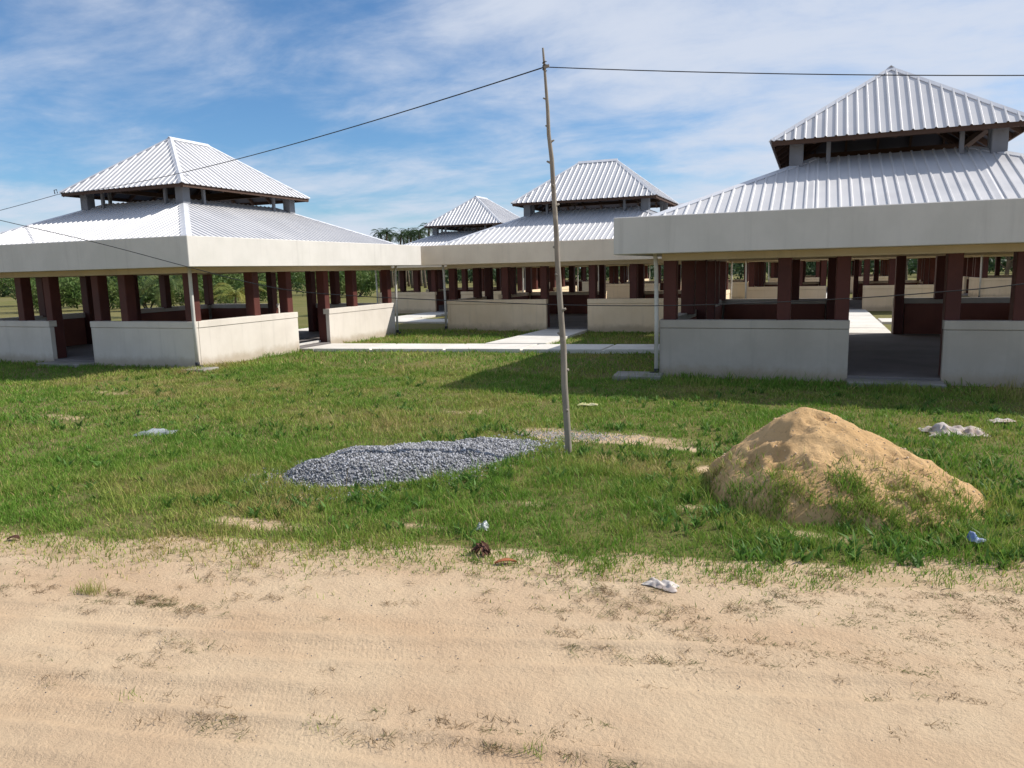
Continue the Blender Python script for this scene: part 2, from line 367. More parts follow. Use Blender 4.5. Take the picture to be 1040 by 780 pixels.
# ------------------------------------------------------------------ concrete walkways
for nm, q in PATHS:
    q = [Vector((p[0], p[1], 0)) for p in q]; mb = MB()
    L0 = (q[1]-q[0]).length; W0 = (q[3]-q[0]).length
    long_first = L0 >= W0
    n = max(1, int(round((L0 if long_first else W0)/1.9)))
    base = MB(); base.add([(p.x, p.y, -.12) for p in q]+[(p.x, p.y, .05) for p in q], [(0,3,2,1),(4,5,6,7),(0,1,5,4),(1,2,6,5),(2,3,7,6),(3,0,4,7)])
    wk = tag(link('walkway', base.mesh('walkway', M['slab'])), kind='structure')
    for i in range(n):                           # cast bays with open joints, proud of the base
        f0 = i/n+.004; f1 = (i+1)/n-.004
        if long_first: c4 = [q[0].lerp(q[1], f0), q[0].lerp(q[1], f1), q[3].lerp(q[2], f1), q[3].lerp(q[2], f0)]
        else: c4 = [q[0].lerp(q[3], f0), q[1].lerp(q[2], f0), q[1].lerp(q[2], f1), q[0].lerp(q[3], f1)]
        ctr = sum(c4, Vector())/4; c4 = [p+(p-ctr)*.004 for p in c4]; dz = random.uniform(-.004, .006)
        mb = MB(); mb.add([(p.x, p.y, .02) for p in c4]+[(p.x, p.y, .085+dz) for p in c4], [(0,3,2,1),(4,5,6,7),(0,1,5,4),(1,2,6,5),(2,3,7,6),(3,0,4,7)])
        link('slab', mb.mesh('slab', M['slab'], .006), wk)

# ------------------------------------------------------------------ pavilion
hx, hy = SX/2, LY/2
EI = .147; ZE = 2.990; SL = .425; TI = 2.62                 # lower roof eave outset, height, slope, top inset
UI, ZU, ZR, RLH = 1.815, 4.445, 6.0, .70                    # upper roof inset, eave height, ridge height, half ridge
def slope_mesh(name, p_eave_a, p_eave_b, p_top_b, p_top_a, lift):
    """ribbed sheet filling a trapezoid: eave a->b, top a..b"""
    A, B, Tb, Ta = [Vector(p) for p in (p_eave_a, p_eave_b, p_top_b, p_top_a)]
    e = (B-A); L = e.length; e.normalize(); mid = (Ta+Tb)/2; up = mid-(A+B)/2; up -= e*up.dot(e); T = up.length; up.normalize(); nrm = e.cross(up)
    ha = L/2; hb = (Tb-Ta).length/2
    prof = []; per = .185; n = int(L/per)+2; s0 = -ha-.1
    for k in range(n+1):
        for (ds, h) in ((0, 0), (.132, 0), (.146, lift), (.170, lift)): prof.append((s0+k*per+ds, h))
    prof = [(s_, h) for s_, h in prof if -ha < s_ < ha]; prof = [(-ha, 0)]+prof+[(ha, 0)]
    for bp in (-hb, hb):
        if hb > .01: prof.append((bp, lift*.5))
    prof.sort()
    o = (A+B)/2; mb = MB(); vs = []; fs = []
    for s_, h in prof:
        tt = T*min(1, max(0, (ha-abs(s_))/max(ha-hb, 1e-6)))
        vs.append(o+e*s_+nrm*h-up*(.035 if tt > .1 else 0)); vs.append(o+e*s_+up*tt+nrm*h)
    for i in range(len(prof)-1): fs.append((2*i, 2*i+2, 2*i+3, 2*i+1))
    me = bpy.data.meshes.new(name); me.from_pydata([tuple(v) for v in vs], [], fs); me.update(); me.materials.append(M['sheet'])
    at = me.attributes.new('sheet', 'FLOAT', 'POINT'); rs = {}
    at.data.foreach_set('value', [rs.setdefault(int((q[0]+50)/.80), random.random()) for q in prof for _ in (0, 1)]); return me
def cap_mesh(name, p0, p1, na, nb, wdt, raise_):
    """folded metal cap along an edge p0->p1 between planes with normals na, nb"""
    p0, p1, na, nb = Vector(p0), Vector(p1), Vector(na).normalized(), Vector(nb).normalized(); d = (p1-p0).normalized()
    wa_ = na.cross(d); wb_ = d.cross(nb)
    nn = (na+nb).normalized()
    if wa_.dot(nb) > 0 and wa_.dot(nn) > 0: wa_ = -wa_
    if wb_.dot(nn) > 0: wb_ = -wb_
    if wa_.dot(nn) > 0: wa_ = -wa_
    vs = []
    for p in (p0, p1):
        c = p+nn*raise_
        vs += [c+wa_*wdt+na*.004, c+nn*.012, c+wb_*wdt+nb*.004, c+wa_*wdt-na*.012, c-nn*.008, c+wb_*wdt-nb*.012]
    fs = [(0,1,7,6),(1,2,8,7),(3,9,10,4),(4,10,11,5),(0,6,9,3),(2,5,11,8),(0,3,4,1),(1,4,5,2),(6,7,10,9),(7,8,11,10)]
    return MB().add(vs, fs).mesh(name, M['cap'])

PARTS = []       # (name, mesh, loc, rotz, [(subname, mesh, loc, rotz)])
def part(name, me, subs=()): PARTS.append((name, me, list(subs)))

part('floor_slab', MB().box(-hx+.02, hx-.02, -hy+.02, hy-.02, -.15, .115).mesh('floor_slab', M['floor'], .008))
def side_frame(k):
    """k: 0 south, 1 east, 2 north, 3 west -> function mapping (s along wall, d outwards, z) to local xyz, half length"""
    if k == 0: return (lambda s, d, z: (s, -hy-d, z)), hx
    if k == 1: return (lambda s, d, z: (hx+d, s, z)), hy
    if k == 2: return (lambda s, d, z: (-s, hy+d, z)), hx
    return (lambda s, d, z: (-hx-d, -s, z)), hy
def fbox(fr, s0, s1, d0, d1, z0, z1):
    a_ = fr(s0, d0, z0); b_ = fr(s1, d1, z1)
    return MB().box(min(a_[0], b_[0]), max(a_[0], b_[0]), min(a_[1], b_[1]), max(a_[1], b_[1]), z0, z1)
for k in range(4):
    fr, hl = side_frame(k)
    for sg in (-1, 1):
        a0, a1 = DW/2, hl-(.002 if k % 2 == 0 else .124)      # east/west panels stop behind the south/north ones
        q0, q1 = (a0, a1) if sg > 0 else (-a1, -a0)
        body = fbox(fr, q0, q1, -.12, 0, -.15, ZW-.155).mesh('parapet', M['cream'], .006)
        c0, c1 = (a0-.004, a1+.004) if sg > 0 else (-a1-.004, -a0+.004)
        cap = fbox(fr, c0, c1, -.20, .016, ZW-.150, ZW).mesh('cap', M['cream'], .008)
        l0, l1 = (a0+.28, hl-.27) if sg > 0 else (-hl+.27, -a0-.28)
        lin = fbox(fr, l0, l1, -.21, -.121, .11, ZW-.152).mesh('inner_lining', M['maroon_wall'], .004)
        part('parapet', body, [('cap', cap), ('inner_lining', lin)])
        mids = 1.80 if k % 2 == 0 else 2.22
        jc = DW/2+.125
        for s_, full in ((jc, 1), (mids, 0)):
            s_ *= sg; z0 = .11 if full else ZW-.03
            d1 = -.06 if not full else -.118
            part('column', fbox(fr, s_-.115, s_+.115, d1-.28, d1, z0, ZB-.10).mesh('column', M['maroon'], .012))
    part('doorstep', fbox(fr, -DW/2-.02, DW/2+.02, .003, .46, -.1, .075).mesh('doorstep', M['shadeslab'], .01))
for sx_ in (-1, 1):
    for sy_ in (-1, 1):
        x_, y_ = sx_*(hx-.18), sy_*(hy-.18)
        part('column', MB().box(x_-.12, x_+.12, y_-.12, y_+.12, ZW-.03, ZB-.10).mesh('column', M['maroon'], .012))
def ring(name, o0, o1, z0, z1, mat, bev=.008):
    mb = MB()
    vs = []
    for o_ in (o0, o1):
        for z_ in (z0, z1):
            vs += [(-hx-o_, -hy-o_, z_), (hx+o_, -hy-o_, z_), (hx+o_, hy+o_, z_), (-hx-o_, hy+o_, z_)]
    fs = []
    for i in range(4):
        j = (i+1) % 4
        fs += [(i, j, 4+j, 4+i), (8+i, 12+i, 12+j, 8+j), (i, 8+i, 8+j, j), (4+i, 4+j, 12+j, 12+i)]
    return mb.add(vs, fs).mesh(name, mat, bev)
part('fascia', ring('fascia', OV-.13, OV, ZB, ZT, M['fascia'], .012), [('soffit', ring('soffit', -.42, OV-.133, ZB+.012, ZB+.10, M['soffit'], .004)),
     ('gutter_slab', ring('gutter_slab', -.2, OV-.132, ZT-.20, ZT-.10, M['slab'], .004))])
part('ring_beam', ring('ring_beam', -.38, -.03, ZB-.125, ZB+.009, M['soffit'], .006))
# roofs
def roof(prefix, ex, ey, z0, tx, ty, z1, lift, capw, soff):
    e = [(-ex, -ey, z0), (ex, -ey, z0), (ex, ey, z0), (-ex, ey, z0)]; t = [(-tx, -ty, z1), (tx, -ty, z1), (tx, ty, z1), (-tx, ty, z1)]
    nr = []
    for k in range(4):
        j = (k+1) % 4
        v = (Vector(e[j])-Vector(e[k])).cross((Vector(t[k])+Vector(t[j]))/2-(Vector(e[j])+Vector(e[k]))/2).normalized(); nr.append(v)
        me = slope_mesh(prefix+'_slope', e[k], e[j], t[j], t[k], lift); subs_ = []
        if prefix == 'upper_roof':                # dark liner added below the sheets to deepen the shade there
            q4 = [Vector(e[k]), Vector(e[j]), Vector(t[j]), Vector(t[k])]; cc = sum(q4, Vector())/4; q4 = [cc+(p_-cc)*.985-v*.025 for p_ in q4]
            subs_ = [('shade_liner', MB().add(q4+[p_-v*.006 for p_ in q4], [(0,1,2,3),(7,6,5,4),(0,4,5,1),(1,5,6,2),(2,6,7,3),(3,7,4,0)]).mesh('shade_liner', M['foil']))]
        part(prefix+'_slope', me, subs_)
    for k in range(4): part('hip_cap', cap_mesh('hip_cap', e[k], t[k], nr[(k+3) % 4], nr[k], capw, .016))
    return e, t, nr
ztop = ZE+SL*(TI+EI)
roof('lower_roof', hx+EI, hy+EI, ZE, hx-TI, hy-TI, ztop, .024, .12, 0)
e, t, nr = roof('upper_roof', hx-UI, hy-UI, ZU+.02, .0001, RLH, ZR, .024, .085, 0)
part('ridge_cap', cap_mesh('ridge_cap', (0, -RLH-.05, ZR), (0, RLH+.05, ZR), nr[1], nr[3], .15, .030))
# upper structure: posts, plates, eave boards, rafters
def zl(inset): return ZE+SL*(inset+EI)
PI_ = 2.28
for sx_ in (-1, 1):
    for sy_ in (-1, 1):
        x_, y_ = sx_*(hx-PI_), sy_*(hy-PI_)
        part('roof_post', MB().box(x_-.13, x_+.13, y_-.13, y_+.13, zl(PI_)-.25, ZU+.28).mesh('roof_post', M['post'], .012))
def thin_post(x_, y_): part('vent_post', MB().box(x_-.04, x_+.04, y_-.04, y_+.04, zl(PI_)-.2, ZU+.25).mesh('vent_post', M['post'], .006))
for sy_ in (-1, 1):
    for f_ in (-.33, .33): thin_post(f_*2*(hx-PI_), sy_*(hy-PI_))
for sx_ in (-1, 1):
    for f_ in (-.33, .33): thin_post(sx_*(hx-PI_), f_*2*(hy-PI_))
part('curb_beam', ring('curb_beam', -TI-.12, -TI+.10, ztop-.35, ztop-.06, M['timber'], .004))
part('wall_plate', ring('wall_plate', -PI_-.07, -PI_+.07, ZU+.10, ZU+.22, M['timber'], .004))
ux, uy = hx-UI-.03, hy-UI-.03
for (a_, b_) in (((-ux, -uy), (ux, -uy)), ((ux, -uy), (ux, uy)), ((ux, uy), (-ux, uy)), ((-ux, uy), (-ux, -uy))):
    d_ = Vector((b_[0]-a_[0], b_[1]-a_[1], 0)).normalized()*.018
    part('eave_board', MB().beam(Vector((*a_, ZU-.035))+d_, Vector((*b_, ZU-.035))-d_, .032, .095).mesh('eave_board', M['timber']))
for k in range(4):
    T_ = Vector(t[k]); E_ = Vector(e[k]); E_ = E_.lerp(T_, .02)
    part('hip_rafter', MB().beam(E_-Vector((0, 0, .10)), T_-Vector((0, 0, .10)), .05, .12).mesh('hip_rafter', M['timber']))
for sy_ in (-1, 1):
    for x_ in (-1.4, -.7, 0, .7, 1.4):
        f_ = 1-abs(x_)/(hx-UI); y1 = sy_*(RLH+(hy-UI-RLH)*(1-f_)); z1 = ZU+(ZR-ZU)*f_
        part('rafter', MB().beam((x_, sy_*(hy-UI-.04), ZU-.06), (x_, y1, z1-.09), .045, .10).mesh('rafter', M['timber']))
for sx_ in (-1, 1):
    for y_ in (-1.8, -1.1, -.4, .4, 1.1, 1.8):
        lim = max(0, (abs(y_)-RLH)/(hy-UI-RLH)); f_ = 1-lim
        part('rafter', MB().beam((sx_*(hx-UI-.04), y_, ZU-.06), (sx_*(hx-UI)*(1-f_), y_, ZU+(ZR-ZU)*f_-.09), .045, .10).mesh('rafter', M['timber']))
for y_ in (-1.3, 1.3): part('tie_beam', MB().beam((-hx+PI_, y_, ZU+.15), (hx-PI_, y_, ZU+.15), .05, .12).mesh('tie_beam', M['timber']))
for sx_ in (-1, 1):
    for sy_ in (-1, 1):
        x_, y_ = sx_*(hx+.045), sy_*(hy+.045)
        pipe = MB().tube([(x_+sx_*.03, y_+sy_*.03, ZB+.02), (x_+sx_*.01, y_+sy_*.01, ZB-.25), (x_, y_, 1.1), (x_, y_, .10)], .04, 10).mesh('drainpipe', M['pipe'], 0, True)
        elb = MB().tube([(x_, y_, .16), (x_, y_, .085), (x_+sx_*.03, y_, .05), (x_+sx_*.12, y_, .045)], .05, 8).mesh('elbow', M['dark'], 0, True)
        part('drainpipe', pipe, [('elbow', elb)])

LAB = {'A': 'open pavilion with a cable tied to its upper roof corner and sunlit long wall',
       'B': 'open pavilion behind the sand mound, its shaded cream front facing the road',
       'C': 'open pavilion behind the bare wooden pole, its doorway reached by the forking path',
       'D': 'distant pavilion whose peaked upper roof shows just beside the dark palm tops',
       'E': 'pavilion seen through the doorway and columns of the one behind the sand mound',
       'F': 'partly hidden pavilion linked by a side walkway, seen past the dark columns behind the sack',
       'G': 'far pavilion glimpsed between the columns of the one behind the wooden pole',
       'H': 'far pavilion glimpsed past the columns behind the white sack, beyond the side walkway',
       'I': 'farthest pavilion at the end of the straight walkway through the aligned doorways',
       'J': 'far pavilion hidden mostly behind the one beside the palm tops'}
_tan = {}
def PAINT(me, key):                              # inner pavilions: warm bounce light put into the paint; B's parapets: shade
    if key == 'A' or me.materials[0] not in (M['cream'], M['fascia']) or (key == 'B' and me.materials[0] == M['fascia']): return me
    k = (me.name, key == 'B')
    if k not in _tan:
        c = me.copy(); c.materials[0] = (M['cream_shaded'] if key == 'B' else M['cream_bounce']) if me.materials[0] == M['cream'] else M['fascia_bounce']; _tan[k] = c
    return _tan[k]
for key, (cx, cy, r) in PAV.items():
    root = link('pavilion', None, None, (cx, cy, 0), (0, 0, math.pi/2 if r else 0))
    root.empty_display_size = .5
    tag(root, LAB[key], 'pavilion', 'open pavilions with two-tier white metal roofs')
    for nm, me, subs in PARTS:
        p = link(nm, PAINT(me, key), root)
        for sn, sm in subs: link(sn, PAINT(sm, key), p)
# things left in or by the buildings
th = MB().box(-.75, .75, -.035, .035, -.03, .03).mesh('timber_batten', M['pipe'], .006)
o = link('white_batten', th, None, (-13.35, 17.42, .147), (0, 0, math.radians(93)))
tag(o, 'pale batten lying in the doorway of the sunlit long wall', 'batten')
sl_ = MB().box(-.55, .35, -.35, .30, -.05, .06); sl_ = sl_.mesh('drain_slab', M['shadeslab'], .012)
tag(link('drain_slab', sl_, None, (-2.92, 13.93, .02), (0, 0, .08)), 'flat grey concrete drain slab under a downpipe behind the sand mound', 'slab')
tag(link('drain_slab', MB().box(-.28, .3, -.3, .25, -.05, .05).mesh('drain_slab', M['shadeslab'], .012), None, (-12.75, 12.86, .01), (0, 0, .15)), 'pale concrete drain slab at the sunlit corner with the cable overhead', 'slab')

# ------------------------------------------------------------------ pole and cables
a = Mat('weathered_pole', .85, .2)
b = a.mix(a.mrange(a.noise(6, 6, .65, sc=(1, 1, .25)), .35, .7), (.30, .265, .22), (.19, .165, .135))
b = a.mix(a.mrange(a.noise(3, 5, .7), .56, .7), b, (.46, .42, .36)); a.col(b); a.bump(a.noise(30, 5, .6, sc=(1, 1, .15)), .6, .012); M['pole'] = a.m
pb = (-2.5, 7.85)
prof = [(.02, -.45, .047), (.0, 0, .045), (-.012, .35, .044), (-.035, .8, .042), (-.045, 1.2, .040), (-.078, 1.7, .037), (-.095, 2.1, .035), (-.108, 2.5, .032), (-.135, 2.9, .030), (-.150, 3.25, .028), (-.175, 3.5, .025), (-.185, 3.75, .022), (-.205, 4.0, .018), (-.214, 4.2, .016), (-.225, 4.38, .012)]
mb = MB(); mb.tube([(dx*1.0, .01*math.sin(i*1.7), zz) for i, (dx, zz, r) in enumerate(prof)], [r*.86 for _, _, r in prof], 12)
pole = link('utility_pole', mb.mesh('utility_pole', M['pole'], 0, True), None, (pb[0], pb[1], 0))
tag(pole, 'crooked bare wooden pole standing in the grass beside the gravel heap', 'pole')
for (zz, ang) in ((.95, .3), (1.35, 2.8), (1.62, .1), (2.3, 3.), (2.75, .4), (3.2, 3.4), (3.42, .2), (3.58, 2.9), (3.86, 3.3), (2.0, 4.4), (.5, 5.2), (2.95, 5.)):
    i = max(k for k in range(len(prof)) if prof[k][1] <= zz); fr_ = (zz-prof[i][1])/(prof[i+1][1]-prof[i][1]); dx = prof[i][0]+fr_*(prof[i+1][0]-prof[i][0]); r = prof[i][2]
    d_ = Vector((math.cos(ang), math.sin(ang), .45)).normalized(); p0 = Vector((dx, 0, zz)); ln = r+random.uniform(.015, .03)
    link('branch_stub', MB().tube([p0, p0+d_*(r*.9), p0+d_*ln], [r*.55, r*.42, r*.30], 7).mesh('branch_stub', M['pole'], 0, True), pole)
link('wire_tie', MB().tube([(-.212+.022*math.cos(q*.9), .022*math.sin(q*.9), 4.15+q*.0045) for q in range(24)], .005, 5).mesh('wire_tie', M['cable']), pole)
link('insulator_peg', MB().beam((-.21, -.03, 4.18), (-.15, -.03, 4.19), .012, .03).mesh('insulator_peg', M['pole']), pole)
ptop = Vector((pb[0]-.212, pb[1], 4.19))
def cable(pts, label, rad=.009, name='overhead_cable'):
    o = link(name, MB().tube(pts, rad, 6).mesh(name, M['cable'], 0, True)); tag(o, label, 'cable', None); return o
def sag(p, q, s, n=40): p = Vector(p); q = Vector(q); return [p.lerp(q, i/n)-Vector((0, 0, 4*s*(i/n)*(1-i/n))) for i in range(n+1)]
acx, acy, _ = PAV['A']; hook = Vector((acx-hx+UI-.05, acy-hy+UI-.02, ZU-.03))
cable(sag(ptop, hook, .20), 'black cable from the pole top to the pavilion roof corner', .0068)
cable(sag(ptop, (26, 12.6, 4.9), 1.02, 60), 'black cable leading from the pole top out over the sand mound', .0052)
cable(sag(hook, hook+Vector((-24, -.4, -1.2)), .55), 'black cable continuing from the pavilion roof corner over the far lawn', .0075)
ck = MB().tube([hook+Vector((-.10, 0, .02)), hook+Vector((-.12, 0, .12)), hook+Vector((-.02, 0, .13)), hook+Vector((0, 0, .03))], .012, 6).mesh('cable_hook', M['cable'], 0, True)
tag(link('cable_hook', ck), 'bent black hook holding the cable at the upper roof corner', 'hook')
pts = [(-26, 9, 5.75), (-18, 9, 4.15), (-13.14, 9, 3.14), (-10.85, 9, 2.67), (-8.98, 9, 2.24), (-7.9, 9, 2.0), (-7., 9, 1.85), (-5.9, 9, 1.765), (-4.6, 9, 1.70), (-3.07, 9, 1.635), (-1.76, 9, 1.615), (-.6, 9, 1.64), (.54, 9, 1.695), (1.29, 9, 1.75), (1.98, 9, 1.82), (4, 9, 2.1), (8, 9, 2.9), (14, 9, 4.3)]
def catmull(P, n=6):
    P = [Vector(p) for p in P]; o_ = []
    for i in range(len(P)-1):
        p0, p1, p2, p3 = P[max(i-1, 0)], P[i], P[i+1], P[min(i+2, len(P)-1)]
        for k in range(n):
            t_ = k/n; o_.append(.5*((2*p1)+(p2-p0)*t_+(2*p0-5*p1+4*p2-p3)*t_*t_+(3*p1-p0-3*p2+p3)*t_**3))
    return o_+[P[-1]]
cable(catmull(pts), 'slack black cable sagging low in front of the pavilion openings', .006)

# ------------------------------------------------------------------ sand mound
g = .022; mx = np.arange(-1.5, 2.1, g); my = np.arange(5.7, 8.7, g); MX, MY = np.meshgrid(mx, my)
mh = mound_h(MX, MY); mzv = mh+gz(MX, MY)-.02*(mh < .01)-.012
idx = np.arange(MX.size).reshape(MX.shape)
faces = np.stack([idx[:-1, :-1], idx[:-1, 1:], idx[1:, 1:], idx[1:, :-1]], -1).reshape(-1, 4)
keep = (mh.ravel()[faces] > .004).any(1); faces = faces[keep]; used = np.unique(faces); rm = np.full(MX.size, -1); rm[used] = np.arange(len(used))
a = Mat('heaped_sand', .95, .1)
b = a.mix(a.mrange(a.noise(2.6, 7, .65), .33, .68), (.62, .415, .215), (.50, .315, .15))
b = a.mix(a.mrange(a.noise(16, 6, .7), .52, .74, 0, .7), b, (.30, .19, .095)); a.col(b); a.bump(a.noise(24, 8, .75), .9, .03); M['heap'] = a.m
tag(link('sand_mound', np_mesh('sand_mound', np.stack([MX, MY, mzv], -1).reshape(-1, 3)[used], rm[faces], M['heap'], True)), 'heap of orange-tan building sand half overgrown with grass', 'sand heap')

def clods():
    n = 1500; x = rng.uniform(-1.25, 1.75, n); y = rng.uniform(5.95, 8.2, n); mh = mound_h(x, y); k = mh > .015; x, y, mh = x[k], y[k], mh[k]; n = len(x)
    lum = rng.uniform(.7, 1.15, n); t = np.stack([.52*lum, .35*lum, .185*lum, np.ones(n)], -1)
    v, f, tt = scatter_stones(x, y, gz(x, y)+mh-.012, rng.uniform(.004, .017, n)*rng.uniform(.5, 1.1, n), t)
    tag(link('sand_clods', np_mesh('sand_clods', v, f, M['stone'], False, {'tint': tt})), 'small lumps of damp sand lying on the sand heap', 'clods', None, 'stuff')

# ------------------------------------------------------------------ gravel heap
mx = np.arange(-5.8, -2.2, .03); my = np.arange(5.1, 9.2, .03); MX, MY = np.meshgrid(mx, my); gh = gravel_h(MX, MY); gv = gh+gz(MX, MY)-.012
idx = np.arange(MX.size).reshape(MX.shape); faces = np.stack([idx[:-1, :-1], idx[:-1, 1:], idx[1:, 1:], idx[1:, :-1]], -1).reshape(-1, 4)
keep = (gh.ravel()[faces] > .004).any(1); faces = faces[keep]; used = np.unique(faces); rm = np.full(MX.size, -1); rm[used] = np.arange(len(used))
a = Mat('crushed_stone_fines', .9, .2); a.col(a.mix(a.noise(30, 4, .7), (.16, .165, .19), (.30, .30, .32))); a.bump(a.noise(60, 4, .7), .8, .02); M['fines'] = a.m
a = Mat('crushed_stone', .85, .25); a.col(a.mix(.25, a.attr('tint'), a.noise(40, 3, .6))); M['stone'] = a.m
gp = link('gravel_heap', np_mesh('gravel_heap', np.stack([MX, MY, gv], -1).reshape(-1, 3)[used], rm[faces], M['fines'], True))
tag(gp, 'low heap of blue-grey crushed stone spread on the grass by the pole', 'gravel heap')
ns = 26000; px = rng.uniform(-5.7, -2.3, ns*2); py = rng.uniform(5.2, 9.1, ns*2)
r_, _ = gravel_r(px, py); k = (r_ < .93) | ((r_ < 1.22) & (rng.random(len(r_)) < .16)); px, py = px[k][:ns], py[k][:ns]; n = len(px)
pz = gravel_h(px, py)+gz(px, py)
ico = np.array([(1,0,0),(-1,0,0),(0,1,0),(0,-1,0),(0,0,1),(0,0,-1)], float); icf = np.array([(0,2,4),(2,1,4),(1,3,4),(3,0,4),(2,0,5),(1,2,5),(3,1,5),(0,3,5)])
def scatter_stones(px, py, pz, size, tint):
    n = len(px); q = rng.normal(size=(n, 4)); q /= np.linalg.norm(q, axis=1)[:, None]; a_, b_, c_, d_ = q.T
    Rm = np.stack([np.stack([1-2*(c_*c_+d_*d_), 2*(b_*c_-a_*d_), 2*(b_*d_+a_*c_)], -1), np.stack([2*(b_*c_+a_*d_), 1-2*(b_*b_+d_*d_), 2*(c_*d_-a_*b_)], -1), np.stack([2*(b_*d_-a_*c_), 2*(c_*d_+a_*b_), 1-2*(b_*b_+c_*c_)], -1)], 1)
    base = ico[None]*rng.uniform(.55, 1.25, (n, 6, 1))*(size[:, None]*rng.uniform(.6, 1.2, (n, 3)))[:, None, :]
    v = np.einsum('nij,nkj->nki', Rm, base)+np.stack([px, py, pz], -1)[:, None, :]
    f = (icf[None]+(np.arange(n)*6)[:, None, None]).reshape(-1, 3)
    return v.reshape(-1, 3), f, np.repeat(tint, 6, 0)
lum = rng.uniform(.20, .70, n)**2.1; tint = np.stack([lum*.97, lum*.985, lum*1.08, np.ones(n)], -1)
v, f, tt_ = scatter_stones(px, py, pz, rng.uniform(.007, .021, n)*rng.uniform(.7, 1.25, n), tint)
tag(link('loose_stones', np_mesh('loose_stones', v, f, M['stone'], False, {'tint': tt_}), gp), kind='stuff')
clods()
# fine grey-tan crushed stone spilled towards the pole
ns = 1500; px = rng.normal(-2.75, .38, ns); py = rng.normal(8.72, .14, ns); lum = rng.uniform(.2, .5, ns); tint = np.stack([lum, lum*.93, lum*.84, np.ones(ns)], -1)
v, f, tt_ = scatter_stones(px, py, gz(px, py)+.004, rng.uniform(.005, .013, ns), tint)
tag(link('spilled_gravel', np_mesh('spilled_gravel', v, f, M['stone'], False, {'tint': tt_})), 'thin spill of tan grit across the bare ground behind the pole', 'grit', None, 'stuff')

# ------------------------------------------------------------------ grass blades
a = Mat('grass_blade', .6, .25)
a.col(a.attr('tint')); tr = a.t.nodes.new('ShaderNodeBsdfTranslucent'); a.lk(a.attr('tint'), tr.inputs[0])
ms = a.t.nodes.new('ShaderNodeMixShader'); ms.inputs[0].default_value = .35; a.lk(a.b.outputs[0], ms.inputs[1]); a.lk(tr.outputs[0], ms.inputs[2]); a.lk(ms.outputs[0], a.t.nodes['Material Output'].inputs[0]); M['blade'] = a.m
def blades(px, py, pz, hgt, wid, lean, tint, mat, name):
    n = len(px); an = rng.uniform(0, 2*np.pi, n); fx, fy = np.cos(an), np.sin(an); la = rng.uniform(0, 2*np.pi, n); lx, ly = np.cos(la)*lean*hgt, np.sin(la)*lean*hgt
    v = np.zeros((n, 5, 3))
    for i, (t_, w_) in enumerate(((0, 1), (0, -1), (.55, .75), (.55, -.75), (1, 0))):
        v[:, i, 0] = px+fx*wid*w_*.5+lx*t_**1.7; v[:, i, 1] = py+fy*wid*w_*.5+ly*t_**1.7; v[:, i, 2] = pz+hgt*t_*np.sqrt(np.clip(1-(lean*.6*t_)**2, .15, 1))
    b0 = (np.arange(n)*5)[:, None]
    f = np.concatenate([b0+np.array([[0, 1, 3]]), b0+np.array([[0, 3, 2]]), b0+np.array([[2, 3, 4]])], 0)
    tt = np.repeat(tint, 5, 0).reshape(n, 5, 4); tt = tt.reshape(-1, 4)
    return np_mesh(name, v.reshape(-1, 3), f, mat, False, {'tint': tt})
def grass_tint(x, y, n, dry=0.):
    big = fbm(x, y, 1.6, 4, 71); mid = fbm(x, y, .35, 3, 72); d = np.clip((big-.47)*2.3+.16+(mid-.5)*1.2+rng.normal(0, .22, n)+dry, 0, 1)
    g1 = np.array((.150, .275, .036)); g2 = np.array((.275, .330, .065)); g3 = np.array((.40, .30, .135))
    c = g1+(g2-g1)*np.minimum(d*1.6, 1)[:, None]; c = c+(g3-c)*(np.clip(d-.72, 0, .28)/.28*.8)[:, None]
    st = rng.random(n) < .07; c[st] = g3*1.15
    c = c*rng.uniform(.72, 1.28, n)[:, None]; return np.concatenate([c, np.ones((n, 1))], 1)
def sow(x0, x1, y0, y1, dens, hmul, wid, name, seed_edge=True):
    n = int((x1-x0)*(y1-y0)*dens); x = rng.uniform(x0, x1, n); y = rng.uniform(y0, y1, n)
    wv = road_w(x, y); br = bare(x, y); clump = fbm(x, y, .22, 3, 81); clump2 = fbm(x, y, .9, 3, 82)
    p = (1-br*.985)*np.clip(.5+1.5*(clump-.32), .3, 1)
    gr, _ = gravel_r(x, y); p = p*sstep(.80, 1.02, gr)
    mh = mound_h(x, y)                       # grass climbs the near flank of the mound
    flank = sstep(7.1, 6.6, y+.5*(fbm(x, y, .3, 3, 83)-.5)-.10*np.abs(x-.3))*sstep(.50, .20, mh)
    p = np.where(mh > .03, np.clip(.25+1.6*(clump-.3), .05, 1)*np.maximum(flank*.95, sstep(.10, .03, mh)), p)
    k = (rng.random(n) < p) & ~hard_mask(x, y, .03) & (wv > -.6)
    x, y, clump, clump2, mh = x[k], y[k], clump[k], clump2[k], mh[k]; n = len(x)
    h = (.035+.085*clump**1.4+.07*np.clip(clump2-.45, 0, 1)*2)*rng.uniform(.55, 1.25, n)*hmul
    h *= .55+.45*sstep(0, 1.0, road_w(x, y))
    near = np.zeros(n, bool)
    for k_ in ('A', 'B'):
        x0_, x1_, y0_, y1_ = foot(k_, .5); near |= (x > x0_) & (x < x1_) & (y > y0_-.35) & (y < y1_)
    h = np.where(near, h*1.35, h)
    zz = np.maximum(gz(x, y), np.where(road_w(x, y) < .35, -.006, -9))+np.where(mh > .01, mh-.015, 0)-.006
    me = blades(x, y, zz, h, wid*rng.uniform(.6, 1.3, n), rng.uniform(.15, 1.05, n), grass_tint(x, y, n, np.where(mh > .05, .2, 0)+.35*sstep(.6, .0, road_w(x, y))), M['blade'], name)
    return tag(link(name, me), kind='stuff')
o = sow(-8.5, 3.2, 3.3, 7.3, 4800, .88, .0072, 'verge_grass'); tag(o, 'green grass on the verge beside the sand road', 'grass')
